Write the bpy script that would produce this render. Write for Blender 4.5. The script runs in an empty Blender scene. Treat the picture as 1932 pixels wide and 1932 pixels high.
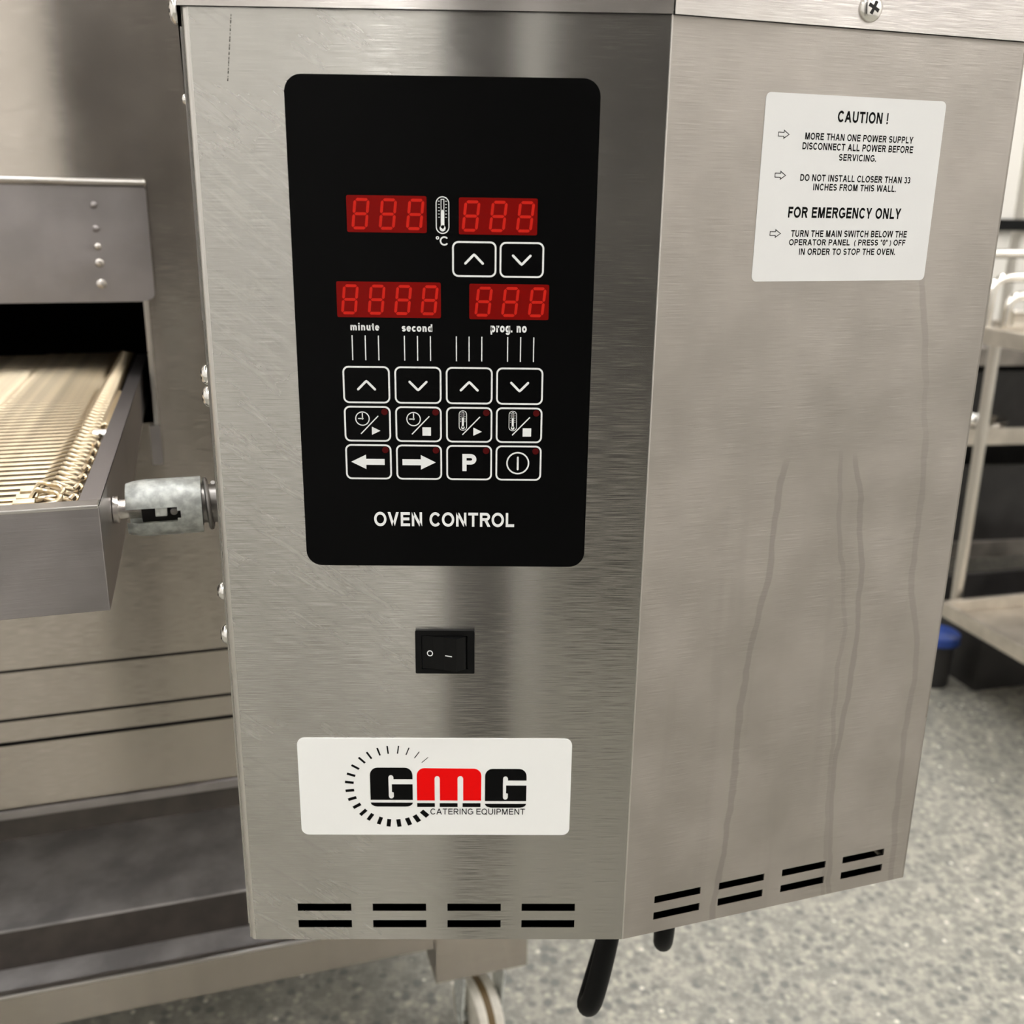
import bpy, bmesh, math, random
from mathutils import Matrix, Vector
random.seed(7)
S = bpy.context.scene
C = S.collection
PI = math.pi
MM = 0.001

# ------------------------------------------------------------------ camera
TOP = 1.16                                   # height of the control box's upper panel edge above the floor
def cam_setup():
    cd = bpy.data.cameras.new('camera'); co = bpy.data.objects.new('camera', cd); C.objects.link(co)
    yaw, pitch, roll = -0.01955912, 0.29321883, 0.0137650
    cy, sy = math.cos(yaw), math.sin(yaw)
    f0 = Vector((-sy, cy, 0)); r0 = Vector((cy, sy, 0)); u0 = Vector((0, 0, 1))
    fwd = math.cos(pitch)*f0 - math.sin(pitch)*u0
    up = math.cos(pitch)*u0 + math.sin(pitch)*f0
    r = math.cos(roll)*r0 + math.sin(roll)*up
    u = -math.sin(roll)*r0 + math.cos(roll)*up
    m = Matrix((r, u, -fwd)).transposed().to_4x4()
    m.translation = Vector((0.14247598, -0.49714053, TOP - 0.08632875))
    co.matrix_world = m
    cd.sensor_fit = 'HORIZONTAL'; cd.sensor_width = 36.0
    cd.lens = 1881.0885/1932*36.0
    cd.clip_start = 0.01; cd.clip_end = 60
    cd.dof.use_dof = True; cd.dof.focus_distance = 0.525; cd.dof.aperture_fstop = 10.0
    S.camera = co
cam_setup()

# ------------------------------------------------------------------ world, exposure
w = bpy.data.worlds.new('world'); S.world = w; w.use_nodes = True
w.node_tree.nodes['Background'].inputs[0].default_value = (1.0, 0.96, 0.9, 1)
w.node_tree.nodes['Background'].inputs[1].default_value = 0.02
S.view_settings.view_transform = 'Standard'; S.view_settings.look = 'None'
S.view_settings.gamma = 1.0; S.view_settings.use_curve_mapping = False
S.view_settings.exposure = 0.10
LAMP = 22.5                                  # ceiling luminaires
ROOM = dict(x0=-4.0, x1=4.6, y0=-2.65, y1=4.6, z1=3.6)

# ------------------------------------------------------------------ node helpers / materials
def new_mat(name):
    m = bpy.data.materials.new(name); m.use_nodes = True
    nt = m.node_tree; b = nt.nodes['Principled BSDF']
    return m, nt, b
def N(nt, typ, **kw):
    n = nt.nodes.new(typ)
    for k, v in kw.items(): setattr(n, k, v)
    return n
def setin(nt, sock, v):
    if isinstance(v, bpy.types.NodeSocket): nt.links.new(v, sock)
    else: sock.default_value = v
def mth(nt, op, a, b=0.0, c=0.0, clamp=False):
    n = N(nt, 'ShaderNodeMath', operation=op, use_clamp=clamp)
    setin(nt, n.inputs[0], a); setin(nt, n.inputs[1], b); setin(nt, n.inputs[2], c)
    return n.outputs[0]
def maprange(nt, v, a, b, c=0.0, d=1.0, smooth=True):
    n = N(nt, 'ShaderNodeMapRange', interpolation_type='SMOOTHSTEP' if smooth else 'LINEAR')
    setin(nt, n.inputs[0], v)
    for i, x in enumerate((a, b, c, d)): n.inputs[1+i].default_value = x
    return n.outputs[0]
def mixc(nt, f, a, b):
    n = N(nt, 'ShaderNodeMix', data_type='RGBA')
    setin(nt, n.inputs[0], f); setin(nt, n.inputs[6], a); setin(nt, n.inputs[7], b)
    return n.outputs[2]
def mixf(nt, f, a, b):
    n = N(nt, 'ShaderNodeMix', data_type='FLOAT')
    setin(nt, n.inputs[0], f); setin(nt, n.inputs[2], a); setin(nt, n.inputs[3], b)
    return n.outputs[0]
def coords(nt, scale=(1, 1, 1), rot=(0, 0, 0), loc=(0, 0, 0)):
    t = N(nt, 'ShaderNodeTexCoord'); m = N(nt, 'ShaderNodeMapping')
    src = t.outputs['Object']
    if any(rot):
        v = N(nt, 'ShaderNodeVectorRotate', rotation_type='EULER_XYZ'); nt.links.new(src, v.inputs[0]); v.inputs['Rotation'].default_value = rot
        src = v.outputs[0]; rot = (0, 0, 0)
    m.inputs['Scale'].default_value = scale; m.inputs['Rotation'].default_value = rot; m.inputs['Location'].default_value = loc
    nt.links.new(src, m.inputs[0]); return m.outputs[0]
def noise(nt, vec, scale, detail=3, rough=0.55, dist=0.0):
    n = N(nt, 'ShaderNodeTexNoise')
    n.inputs['Scale'].default_value = scale; n.inputs['Detail'].default_value = detail
    n.inputs['Roughness'].default_value = rough; n.inputs['Distortion'].default_value = dist
    nt.links.new(vec, n.inputs['Vector']); return n.outputs[0]
def rgba(c): return (c[0], c[1], c[2], 1)

def plain(name, col, rough=0.5, metal=0.0, spec=0.5, var=0.0, vscale=60, emit=None, coat=0.0):
    m, nt, b = new_mat(name)
    b.inputs['Base Color'].default_value = rgba(col); b.inputs['Roughness'].default_value = rough
    b.inputs['Metallic'].default_value = metal; b.inputs['Specular IOR Level'].default_value = spec
    if coat: b.inputs['Coat Weight'].default_value = coat; b.inputs['Coat Roughness'].default_value = 0.1
    if var:
        n = noise(nt, coords(nt), vscale, 4)
        f = maprange(nt, n, 0.3, 0.7)
        nt.links.new(mixc(nt, f, rgba([x*(1-var) for x in col]), rgba([min(1, x*(1+var)) for x in col])), b.inputs['Base Color'])
        nt.links.new(mth(nt, 'ADD', mth(nt, 'MULTIPLY', n, 0.25), rough-0.12), b.inputs['Roughness'])
    if emit:
        b.inputs['Emission Color'].default_value = rgba(emit[0]); b.inputs['Emission Strength'].default_value = emit[1]
    return m

def steel(name, col=(0.62, 0.59, 0.55), rough=0.24, aniso=1.0, tang=(0, 0, 1), grain=(50, 50, 4000), smear=None,
          mottle=0.06, mscale=9, drips=None, scratch=False, haze=0.2, film=0.05, tilt=0.85):
    """brushed stainless sheet: grain runs along the panel, reflections streak across it; greasy film, wipe smears and drip stains"""
    m, nt, b = new_mat(name)
    b.inputs['Metallic'].default_value = 1.0
    b.inputs['Anisotropic'].default_value = aniso
    tv = N(nt, 'ShaderNodeCombineXYZ')
    for i in range(3): tv.inputs[i].default_value = tang[i]
    nt.links.new(tv.outputs[0], b.inputs['Tangent'])
    g = noise(nt, coords(nt, grain), 1.0, 2, 0.6)
    mo = noise(nt, coords(nt), mscale, 3, 0.5)
    mf = maprange(nt, mo, 0.25, 0.75)
    c = mixc(nt, mf, rgba([x*(1-mottle) for x in col]), rgba([min(1, x*(1+mottle)) for x in col]))
    r = mth(nt, 'ADD', mth(nt, 'MULTIPLY', mf, 0.05), rough-0.025)
    hz = mth(nt, 'MULTIPLY', maprange(nt, noise(nt, coords(nt, loc=(5, 2, 1)), mscale*0.6, 4, 0.55), 0.3, 0.75), haze)
    sx = None
    if smear or scratch or drips:
        sx = N(nt, 'ShaderNodeSeparateXYZ'); t0 = N(nt, 'ShaderNodeTexCoord'); nt.links.new(t0.outputs['Object'], sx.inputs[0])
    if smear:
        sn = noise(nt, coords(nt, (22, 1, 160), (0, smear, 0)), 1.0, 4, 0.6, 0.2)
        big = noise(nt, coords(nt, loc=(3, 1, 2)), 16, 3, 0.55)
        side = maprange(nt, sx.outputs[0], 0.03, 0.15, 1.0, 0.10)
        sm = mth(nt, 'MULTIPLY', mth(nt, 'MULTIPLY', maprange(nt, sn, 0.46, 0.68), maprange(nt, big, 0.35, 0.62)), side)
        c = mixc(nt, mth(nt, 'MULTIPLY', sm, 0.40), c, rgba([min(1, x*1.25) for x in col]))
        hz = mth(nt, 'ADD', mth(nt, 'MULTIPLY', hz, side), mth(nt, 'MULTIPLY', sm, 0.35))
    if scratch:
        # dotted pen-like scuff running down from the upper edge
        d = mth(nt, 'ABSOLUTE', mth(nt, 'SUBTRACT', sx.outputs[0], mth(nt, 'ADD', mth(nt, 'MULTIPLY', sx.outputs[2], 0.122), 0.0228)))
        a = mth(nt, 'LESS_THAN', d, 0.00028)
        zz = mth(nt, 'MULTIPLY', mth(nt, 'LESS_THAN', sx.outputs[2], -0.003), mth(nt, 'GREATER_THAN', sx.outputs[2], -0.031))
        dots = maprange(nt, noise(nt, coords(nt, (1, 1, 900)), 1.0, 2), 0.42, 0.55)
        c = mixc(nt, mth(nt, 'MULTIPLY', mth(nt, 'MULTIPLY', a, zz), dots), c, (0.06, 0.055, 0.05, 1))
    if drips:
        x = sx.outputs[0]; zd = mth(nt, 'MULTIPLY', sx.outputs[2], -2.0)       # 0..1 over half a metre
        wob = mth(nt, 'MULTIPLY', mth(nt, 'SUBTRACT', noise(nt, coords(nt, (1, 1, 1)), 45, 2), 0.5), 0.006)
        tot = None
        for pts, wd, sg in drips:
            fc = N(nt, 'ShaderNodeFloatCurve'); cv = fc.mapping.curves[0]
            P = [(z*0.002, xx*0.004) for xx, z in pts]
            cv.points[0].location = P[0]; cv.points[1].location = P[-1]
            for q in P[1:-1]: cv.points.new(*q)
            fc.mapping.update(); nt.links.new(zd, fc.inputs['Value'])
            cx = mth(nt, 'DIVIDE', fc.outputs[0], 4.0)
            dd = mth(nt, 'ABSOLUTE', mth(nt, 'ADD', mth(nt, 'SUBTRACT', x, cx), wob))
            k = mth(nt, 'MULTIPLY', maprange(nt, dd, wd*0.7, wd*1.2, sg, 0.0), maprange(nt, zd, P[0][0]-0.01, P[0][0]+0.02))
            tot = k if tot is None else mth(nt, 'MAXIMUM', tot, k)
        # broad wiped patch across the middle
        wv = mth(nt, 'ADD', zd, mth(nt, 'MULTIPLY', noise(nt, coords(nt), 18, 3), 0.06))
        pz = mth(nt, 'MULTIPLY', maprange(nt, wv, 0.30, 0.40), maprange(nt, wv, 0.44, 0.47, 1.0, 0.0))
        tot = mth(nt, 'MAXIMUM', tot, mth(nt, 'MULTIPLY', pz, 0.40))
        # faint vertical run-off veils lower down
        rv = maprange(nt, noise(nt, coords(nt, (70, 1, 5)), 1.0, 3, 0.5), 0.52, 0.72)
        tot = mth(nt, 'MAXIMUM', tot, mth(nt, 'MULTIPLY', mth(nt, 'MULTIPLY', rv, maprange(nt, zd, 0.42, 0.5)), 0.28))
        c = mixc(nt, mth(nt, 'MULTIPLY', tot, 0.36), c, rgba([x_*0.5 for x_ in col]))
    nt.links.new(c, b.inputs['Base Color']); nt.links.new(r, b.inputs['Roughness'])
    if tilt:
        # hairline grooves tilt the surface up and down, never sideways
        ge = N(nt, 'ShaderNodeNewGeometry'); vm = N(nt, 'ShaderNodeVectorMath', operation='MULTIPLY_ADD')
        tl = mth(nt, 'MULTIPLY', mth(nt, 'SUBTRACT', g, 0.5), tilt); cz_ = N(nt, 'ShaderNodeCombineXYZ'); nt.links.new(tl, cz_.inputs[2])
        vm.operation = 'ADD'; nt.links.new(ge.outputs['Normal'], vm.inputs[0]); nt.links.new(cz_.outputs[0], vm.inputs[1])
        nn = N(nt, 'ShaderNodeVectorMath', operation='NORMALIZE'); nt.links.new(vm.outputs[0], nn.inputs[0])
        nt.links.new(nn.outputs[0], b.inputs['Normal'])
    # greasy film: the same colour with a broad, even reflection
    b2 = N(nt, 'ShaderNodeBsdfPrincipled'); b2.inputs['Metallic'].default_value = 1.0; b2.inputs['Roughness'].default_value = 0.50
    nt.links.new(c, b2.inputs['Base Color'])
    mx = N(nt, 'ShaderNodeMixShader'); nt.links.new(mth(nt, 'ADD', hz, film, clamp=True), mx.inputs[0])
    nt.links.new(b.outputs[0], mx.inputs[1]); nt.links.new(b2.outputs[0], mx.inputs[2])
    nt.links.new(mx.outputs[0], nt.nodes['Material Output'].inputs[0])
    return m

def floor_mat():
    m, nt, b = new_mat('exposed_aggregate_concrete')
    v = coords(nt)
    big = maprange(nt, noise(nt, v, 2.2, 5, 0.6), 0.3, 0.7)
    base = mixc(nt, big, (0.31, 0.295, 0.25, 1), (0.41, 0.39, 0.33, 1))
    n2 = noise(nt, v, 70, 6, 0.7)
    base = mixc(nt, maprange(nt, n2, 0.40, 0.62), (0.215, 0.21, 0.185, 1), base)
    def chips(scale, lo, hi, sel):
        vo = N(nt, 'ShaderNodeTexVoronoi'); vo.inputs['Scale'].default_value = scale; nt.links.new(v, vo.inputs['Vector'])
        sp = N(nt, 'ShaderNodeSeparateColor'); nt.links.new(vo.outputs['Color'], sp.inputs[0])
        return mth(nt, 'MULTIPLY', maprange(nt, vo.outputs['Distance'], lo, hi, 1.0, 0.0), mth(nt, 'GREATER_THAN', sp.outputs[0], sel)), sp.outputs[1]
    k, h = chips(55, 0.26, 0.50, 0.45); base = mixc(nt, mth(nt, 'MULTIPLY', k, 0.8), base, (0.145, 0.148, 0.138, 1))
    k, h = chips(70, 0.24, 0.46, 0.70); base = mixc(nt, mth(nt, 'MULTIPLY', k, 0.6), base, (0.52, 0.49, 0.40, 1))
    k, h = chips(95, 0.22, 0.40, 0.972); base = mixc(nt, k, base, (0.75, 0.71, 0.62, 1))
    nt.links.new(base, b.inputs['Base Color'])
    nt.links.new(mth(nt, 'ADD', mth(nt, 'MULTIPLY', n2, 0.25), 0.30), b.inputs['Roughness'])
    return m

DR = [([(82, 212), (77.8, 251), (78.3, 277), (71.6, 316), (66.9, 358), (66.9, 406), (62.5, 471)], 0.0021, 0.9),
      ([(115.5, 205), (120.8, 255), (131.8, 317), (130.9, 344), (134.5, 418), (136.4, 452)], 0.0016, 0.6),
      ([(125.7, 210), (136.4, 266), (141.1, 318), (140.2, 356), (137, 405), (139.4, 451), (143.1, 495)], 0.0019, 0.85),
      ([(154.6, 115), (174, 240), (175, 290), (186.6, 341), (186.3, 394), (187.3, 435), (189, 471)], 0.0022, 0.7)]
M = dict(
    front=steel('brushed_steel_front', (0.51, 0.495, 0.465), 0.19, smear=-0.62, scratch=True, haze=0.4, film=0.02),
    right=steel('stained_steel_side', (0.405, 0.373, 0.338), 0.30, drips=DR, mottle=0.08, mscale=22, haze=0.5, film=0.2),
    lid=steel('brushed_steel_lid', (0.60, 0.565, 0.535), 0.25, mottle=0.08, haze=0.25),
    side=steel('brushed_steel_plain', (0.62, 0.59, 0.55), 0.26),
    oven=steel('brushed_steel_oven', (0.53, 0.48, 0.425), 0.19, haze=0.06, film=0.02),
    tray=steel('grey_steel_tray', (0.36, 0.335, 0.33), 0.36, aniso=0.5, haze=0.4, mottle=0.08, mscale=25, tilt=0.5),
    shelf=plain('dull_steel_shelf', (0.50, 0.48, 0.48), 0.42, 0.35, var=0.25, vscale=16),
    rim=plain('grey_steel_rim', (0.36, 0.335, 0.33), 0.42, 1.0),
    fold=plain('steel_fold', (0.66, 0.635, 0.60), 0.28, 1.0),
    gap=plain('dark_gap', (0.015, 0.013, 0.012), 0.8),
    near_black=plain('black_interior', (0.012, 0.010, 0.009), 0.9, 0.0, spec=0.05),  # near-black for the inside of the tunnel
    brown=plain('dark_brown_steel', (0.055, 0.045, 0.038), 0.5, var=0.25, vscale=30),  # dark brown for the two dark bands on the stand
    zinc=plain('galvanised_steel', (0.74, 0.76, 0.73), 0.42, 0.45, var=0.25, vscale=160),
    bright=plain('bright_metal', (0.82, 0.80, 0.76), 0.16, 1.0),
    shaft=plain('shaft_metal', (0.66, 0.62, 0.58), 0.25, 1.0),
    darkmetal=plain('dark_spring_steel', (0.20, 0.19, 0.18), 0.3, 1.0),
    wire=plain('belt_wire_metal', (0.78, 0.66, 0.48), 0.34, 1.0, var=0.18, vscale=90),
    wirelink=plain('belt_link_metal', (0.72, 0.60, 0.42), 0.30, 1.0),
    black=plain('black_overlay_film', (0.0025, 0.0025, 0.0025), 0.28, spec=0.05),
    key=plain('black_key_film', (0.002, 0.002, 0.002), 0.25, spec=0.06),
    print=plain('white_print', (0.84, 0.85, 0.84), 0.5, spec=0.2),
    disp=plain('red_display_filter', (0.19, 0.002, 0.001), 0.32, spec=0.10),
    seg=plain('display_segment', (0.58, 0.016, 0.008), 0.4, spec=0.12),
    led=plain('dark_red_lamp', (0.07, 0.003, 0.003), 0.35, spec=0.1),
    white=plain('white_label_film', (0.90, 0.90, 0.875), 0.42, spec=0.4),
    label=plain('white_paper_label', (0.76, 0.755, 0.74), 0.45, spec=0.4),
    ink=plain('black_print', (0.004, 0.004, 0.004), 0.5, spec=0.05),
    red=plain('red_print', (0.84, 0.004, 0.004), 0.45, spec=0.06),
    plastic=plain('black_plastic', (0.005, 0.005, 0.005), 0.28, spec=0.14),
    rubber=plain('black_rubber', (0.004, 0.004, 0.004), 0.5, spec=0.12),
    nylon=plain('white_nylon', (0.62, 0.58, 0.50), 0.45, var=0.12, vscale=50),
    rust=plain('brown_grease', (0.12, 0.075, 0.025), 0.6),
    chrome=plain('chrome_tube', (0.80, 0.77, 0.71), 0.13, 1.0),
    tube=plain('satin_steel_tube', (0.66, 0.62, 0.56), 0.32, 1.0),
    pan=plain('steel_trolley_tray', (0.62, 0.57, 0.50), 0.34, 1.0, var=0.12, vscale=20),
    darkpan=plain('dull_dark_tray', (0.26, 0.235, 0.21), 0.45, 0.9, var=0.2, vscale=20),
    darkbox=plain('dark_crate_plastic', (0.022, 0.020, 0.019), 0.45, var=0.3, vscale=15),
    bowl=plain('polished_steel', (0.78, 0.76, 0.72), 0.12, 1.0),
    blue=plain('blue_plastic', (0.018, 0.055, 0.27), 0.4),
    wallp=plain('white_wall_paint', (0.78, 0.77, 0.75), 0.8, var=0.05, vscale=3),
    wallb=plain('grey_wall_paint', (0.34, 0.32, 0.29), 0.8),
    ceil=plain('ceiling_paint', (0.55, 0.53, 0.50), 0.9),
    door=plain('added_dark_paint', (0.03, 0.026, 0.024), 0.6),
    door2=plain('grey_door_paint', (0.12, 0.11, 0.10), 0.6),
    whitepost=plain('white_powder_coat', (0.75, 0.72, 0.66), 0.4),
    lamp=plain('lamp_diffuser', (0.9, 0.9, 0.9), 0.5, emit=((0.99, 0.985, 0.98), LAMP)),
    floor=floor_mat(),
)

# ------------------------------------------------------------------ geometry helpers
TH = 0.294333                                # right panel turn
TO = math.radians(16.0)                      # oven turn
W = 222.0                                    # front panel width (mm)
H = 503.5
def frame(ang, origin=(0, 0, TOP)):
    """panel frame in millimetres: x along the panel, y into it, z up"""
    m = Matrix.Rotation(ang, 4, 'Z'); m.translation = Vector(origin)
    return m
FF = frame(0.0)
FR = frame(TH, (W*MM, 0, TOP))
FO = frame(TO)
FL = frame(TO - PI/2)                        # left panel: x runs from rear to front, y inwards
ID = Matrix.Identity(4)

def world_of(o):
    return o['_m'] if False else WM[o.name]
WM = {}
def finish(name, bm, mat, parent=None, fr=ID, smooth=False, recenter=True, mats=None):
    bmesh.ops.recalc_face_normals(bm, faces=bm.faces[:])
    c = Vector((0, 0, 0))
    if recenter and bm.verts:
        lo = Vector([min(v.co[i] for v in bm.verts) for i in range(3)]); hi = Vector([max(v.co[i] for v in bm.verts) for i in range(3)])
        c = (lo+hi)/2
        bmesh.ops.translate(bm, verts=bm.verts[:], vec=-c)
    me = bpy.data.meshes.new(name); bm.to_mesh(me); bm.free()
    for mt in (mats or [mat]): me.materials.append(M[mt] if isinstance(mt, str) else mt)
    if smooth:
        for p in me.polygons: p.use_smooth = True
    return place(name, me, fr @ Matrix.Translation(c), parent)
def place(name, me, m, parent=None):
    o = bpy.data.objects.new(name, me); C.objects.link(o)
    if parent:
        o.parent = parent; o.matrix_basis = WM[parent.name].inverted() @ m
    else: o.matrix_basis = m
    WM[o.name] = m.copy()
    return o
def thing(name, label, cat, m=ID, group=None):
    o = bpy.data.objects.new(name, None); C.objects.link(o); o.empty_display_size = 0.05
    o.matrix_basis = m; WM[o.name] = m.copy()
    return tag(o, label, cat, group)
def tag(o, label=None, cat=None, group=None, kind=None):
    for k, v in (('label', label), ('category', cat), ('group', group), ('kind', kind)):
        if v: o[k] = v
    return o
def auto_smooth(o, ang=35):
    me = o.data
    for p in me.polygons: p.use_smooth = True
    me.set_sharp_from_angle(angle=math.radians(ang))
    return o

def rrect(x0, y0, x1, y1, r, n=6):
    P = []
    for cx, cy, a in ((x1-r, y0+r, -90), (x1-r, y1-r, 0), (x0+r, y1-r, 90), (x0+r, y0+r, 180)):
        for i in range(n+1):
            t = math.radians(a+90*i/n); P.append((cx+r*math.cos(t), cy+r*math.sin(t)))
    return P
def rect(x0, y0, x1, y1): return [(x0, y0), (x1, y0), (x1, y1), (x0, y1)]
def circle(cx, cy, r, n=24): return [(cx+r*math.cos(2*PI*i/n), cy+r*math.sin(2*PI*i/n)) for i in range(n)]
def stroke(pts, w, n=5, closed=False):
    """outline of a round-ended stroke along a 2D polyline"""
    pts = [Vector(p) for p in pts]; L, R = [], []
    for i, p in enumerate(pts):
        d0 = (p-pts[i-1]).normalized() if i > 0 else None
        d1 = (pts[i+1]-p).normalized() if i < len(pts)-1 else None
        d = (d0+d1).normalized() if d0 and d1 else (d0 or d1)
        k = 1.0/max(0.35, d.dot(d1 if d1 else d0))
        nrm = Vector((-d.y, d.x))*w/2*k
        L.append(p+nrm); R.append(p-nrm)
    def cap(c, a, sgn=1):
        out = []
        for i in range(1, n):
            t = -PI*i/n
            v = Vector((math.cos(t)*a.x-math.sin(t)*a.y, math.sin(t)*a.x+math.cos(t)*a.y)); out.append(c+v)
        return out
    P = L + cap(pts[-1], L[-1]-pts[-1]) + R[::-1] + cap(pts[0], R[0]-pts[0])
    return [(p.x, p.y) for p in P]

def add_plate(bm, loops, y0, y1, mi=0):
    """loops: 2D outlines in mm (x right, z DOWN); fills them (inner loops are holes) and gives them thickness y0..y1"""
    edges, vs = [], []
    for lp in loops:
        v = [bm.verts.new((p[0]*MM, y0*MM, -p[1]*MM)) for p in lp]
        vs += v
        for i in range(len(v)): edges.append(bm.edges.new((v[i], v[(i+1) % len(v)])))
    r = bmesh.ops.triangle_fill(bm, use_beauty=True, use_dissolve=False, edges=edges, normal=(0, -1, 0))
    fs = [f for f in r['geom'] if isinstance(f, bmesh.types.BMFace)]
    for f in fs: f.material_index = mi
    if y1 != y0:
        e = bmesh.ops.extrude_face_region(bm, geom=fs)
        nv = [g for g in e['geom'] if isinstance(g, bmesh.types.BMVert)]
        bmesh.ops.translate(bm, verts=nv, vec=(0, (y1-y0)*MM, 0))
        for g in e['geom']:
            if isinstance(g, bmesh.types.BMFace): g.material_index = mi
        for f in bm.faces:
            if f.material_index != mi and any(v in nv for v in f.verts): f.material_index = mi
def plate(name, loops, y0, y1, mat, parent, fr, recenter=True):
    bm = bmesh.new(); add_plate(bm, loops, y0, y1)
    return finish(name, bm, mat, parent, fr, recenter=recenter)
def multi(name, groups, y0, y1, mat, parent, fr):
    """several separate islands that make one printed mark"""
    bm = bmesh.new()
    for g in groups: add_plate(bm, g, y0, y1)
    return finish(name, bm, mat, parent, fr)
def add_box(bm, x0, x1, y0, y1, z0, z1, bev=0.0):
    s = MM
    ret = bmesh.ops.create_cube(bm, size=1.0)
    v = ret['verts']
    bmesh.ops.scale(bm, verts=v, vec=((x1-x0)*s, (y1-y0)*s, (z1-z0)*s))
    bmesh.ops.translate(bm, verts=v, vec=((x0+x1)/2*s, (y0+y1)/2*s, (z0+z1)/2*s))
    if bev:
        es = list({e for q in v for e in q.link_edges})
        bmesh.ops.bevel(bm, geom=es, offset=bev*s, segments=2, affect='EDGES', profile=0.5)
def box(name, x0, x1, y0, y1, z0, z1, mat, parent, fr, bev=0.0, recenter=True):
    bm = bmesh.new(); add_box(bm, x0, x1, y0, y1, z0, z1, bev)
    return finish(name, bm, mat, parent, fr, recenter=recenter)
def add_tube(bm, pts, r, n=10, caps=True):
    """round bar through 3D points (metres); r may be a list"""
    pts = [Vector(p) for p in pts]; rings = []
    d = (pts[1]-pts[0]).normalized()
    a = Vector((0, 0, 1)) if abs(d.z) < 0.9 else Vector((1, 0, 0))
    nx = d.cross(a).normalized()
    for i, p in enumerate(pts):
        if i == 0: t = (pts[1]-p)
        elif i == len(pts)-1: t = p-pts[i-1]
        else: t = (pts[i+1]-p).normalized()+(p-pts[i-1]).normalized()
        t.normalize()
        nx = (nx-t*nx.dot(t)).normalized(); ny = t.cross(nx)
        rr = r[i] if isinstance(r, (list, tuple)) else r
        rings.append([bm.verts.new(p+nx*math.cos(2*PI*k/n)*rr+ny*math.sin(2*PI*k/n)*rr) for k in range(n)])
    for a, b in zip(rings, rings[1:]):
        for k in range(n): bm.faces.new((a[k], a[(k+1) % n], b[(k+1) % n], b[k]))
    if caps:
        bm.faces.new(rings[0][::-1]); bm.faces.new(rings[-1])
def tube(name, pts, r, mat, parent, fr=ID, n=12):
    bm = bmesh.new(); add_tube(bm, pts, r, n)
    return auto_smooth(finish(name, bm, mat, parent, fr))
def arcpts(c, r, a0, a1, n, ax, ay):
    c, ax, ay = Vector(c), Vector(ax), Vector(ay)
    return [c+ax*r*math.cos(a0+(a1-a0)*i/n)+ay*r*math.sin(a0+(a1-a0)*i/n) for i in range(n+1)]
def fillet(pts, r, n=5):
    pts = [Vector(p) for p in pts]; out = [pts[0]]
    for i in range(1, len(pts)-1):
        a, b, c = pts[i-1], pts[i], pts[i+1]
        d0 = (a-b).normalized(); d1 = (c-b).normalized()
        rr = min(r, (a-b).length*0.49, (c-b).length*0.49)
        p0, p1 = b+d0*rr, b+d1*rr
        for k in range(n+1):
            t = k/n; out.append(p0*(1-t)**2+b*2*t*(1-t)+p1*t*t)
    out.append(pts[-1]); return out
def lathe(bm, prof, axis_m, n=24):
    """prof: (radius, height) metres, spun about local z, then moved by axis_m"""
    rings = []
    for r, h in prof:
        if r < 1e-6: rings.append([bm.verts.new(axis_m @ Vector((0, 0, h)))])
        else: rings.append([bm.verts.new(axis_m @ Vector((r*math.cos(2*PI*k/n), r*math.sin(2*PI*k/n), h))) for k in range(n)])
    for a, b in zip(rings, rings[1:]):
        for k in range(n):
            if len(a) == 1 and len(b) == 1: continue
            if len(a) == 1: bm.faces.new((a[0], b[k], b[(k+1) % n]))
            elif len(b) == 1: bm.faces.new((a[k], a[(k+1) % n], b[0]))
            else: bm.faces.new((a[k], a[(k+1) % n], b[(k+1) % n], b[k]))
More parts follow.
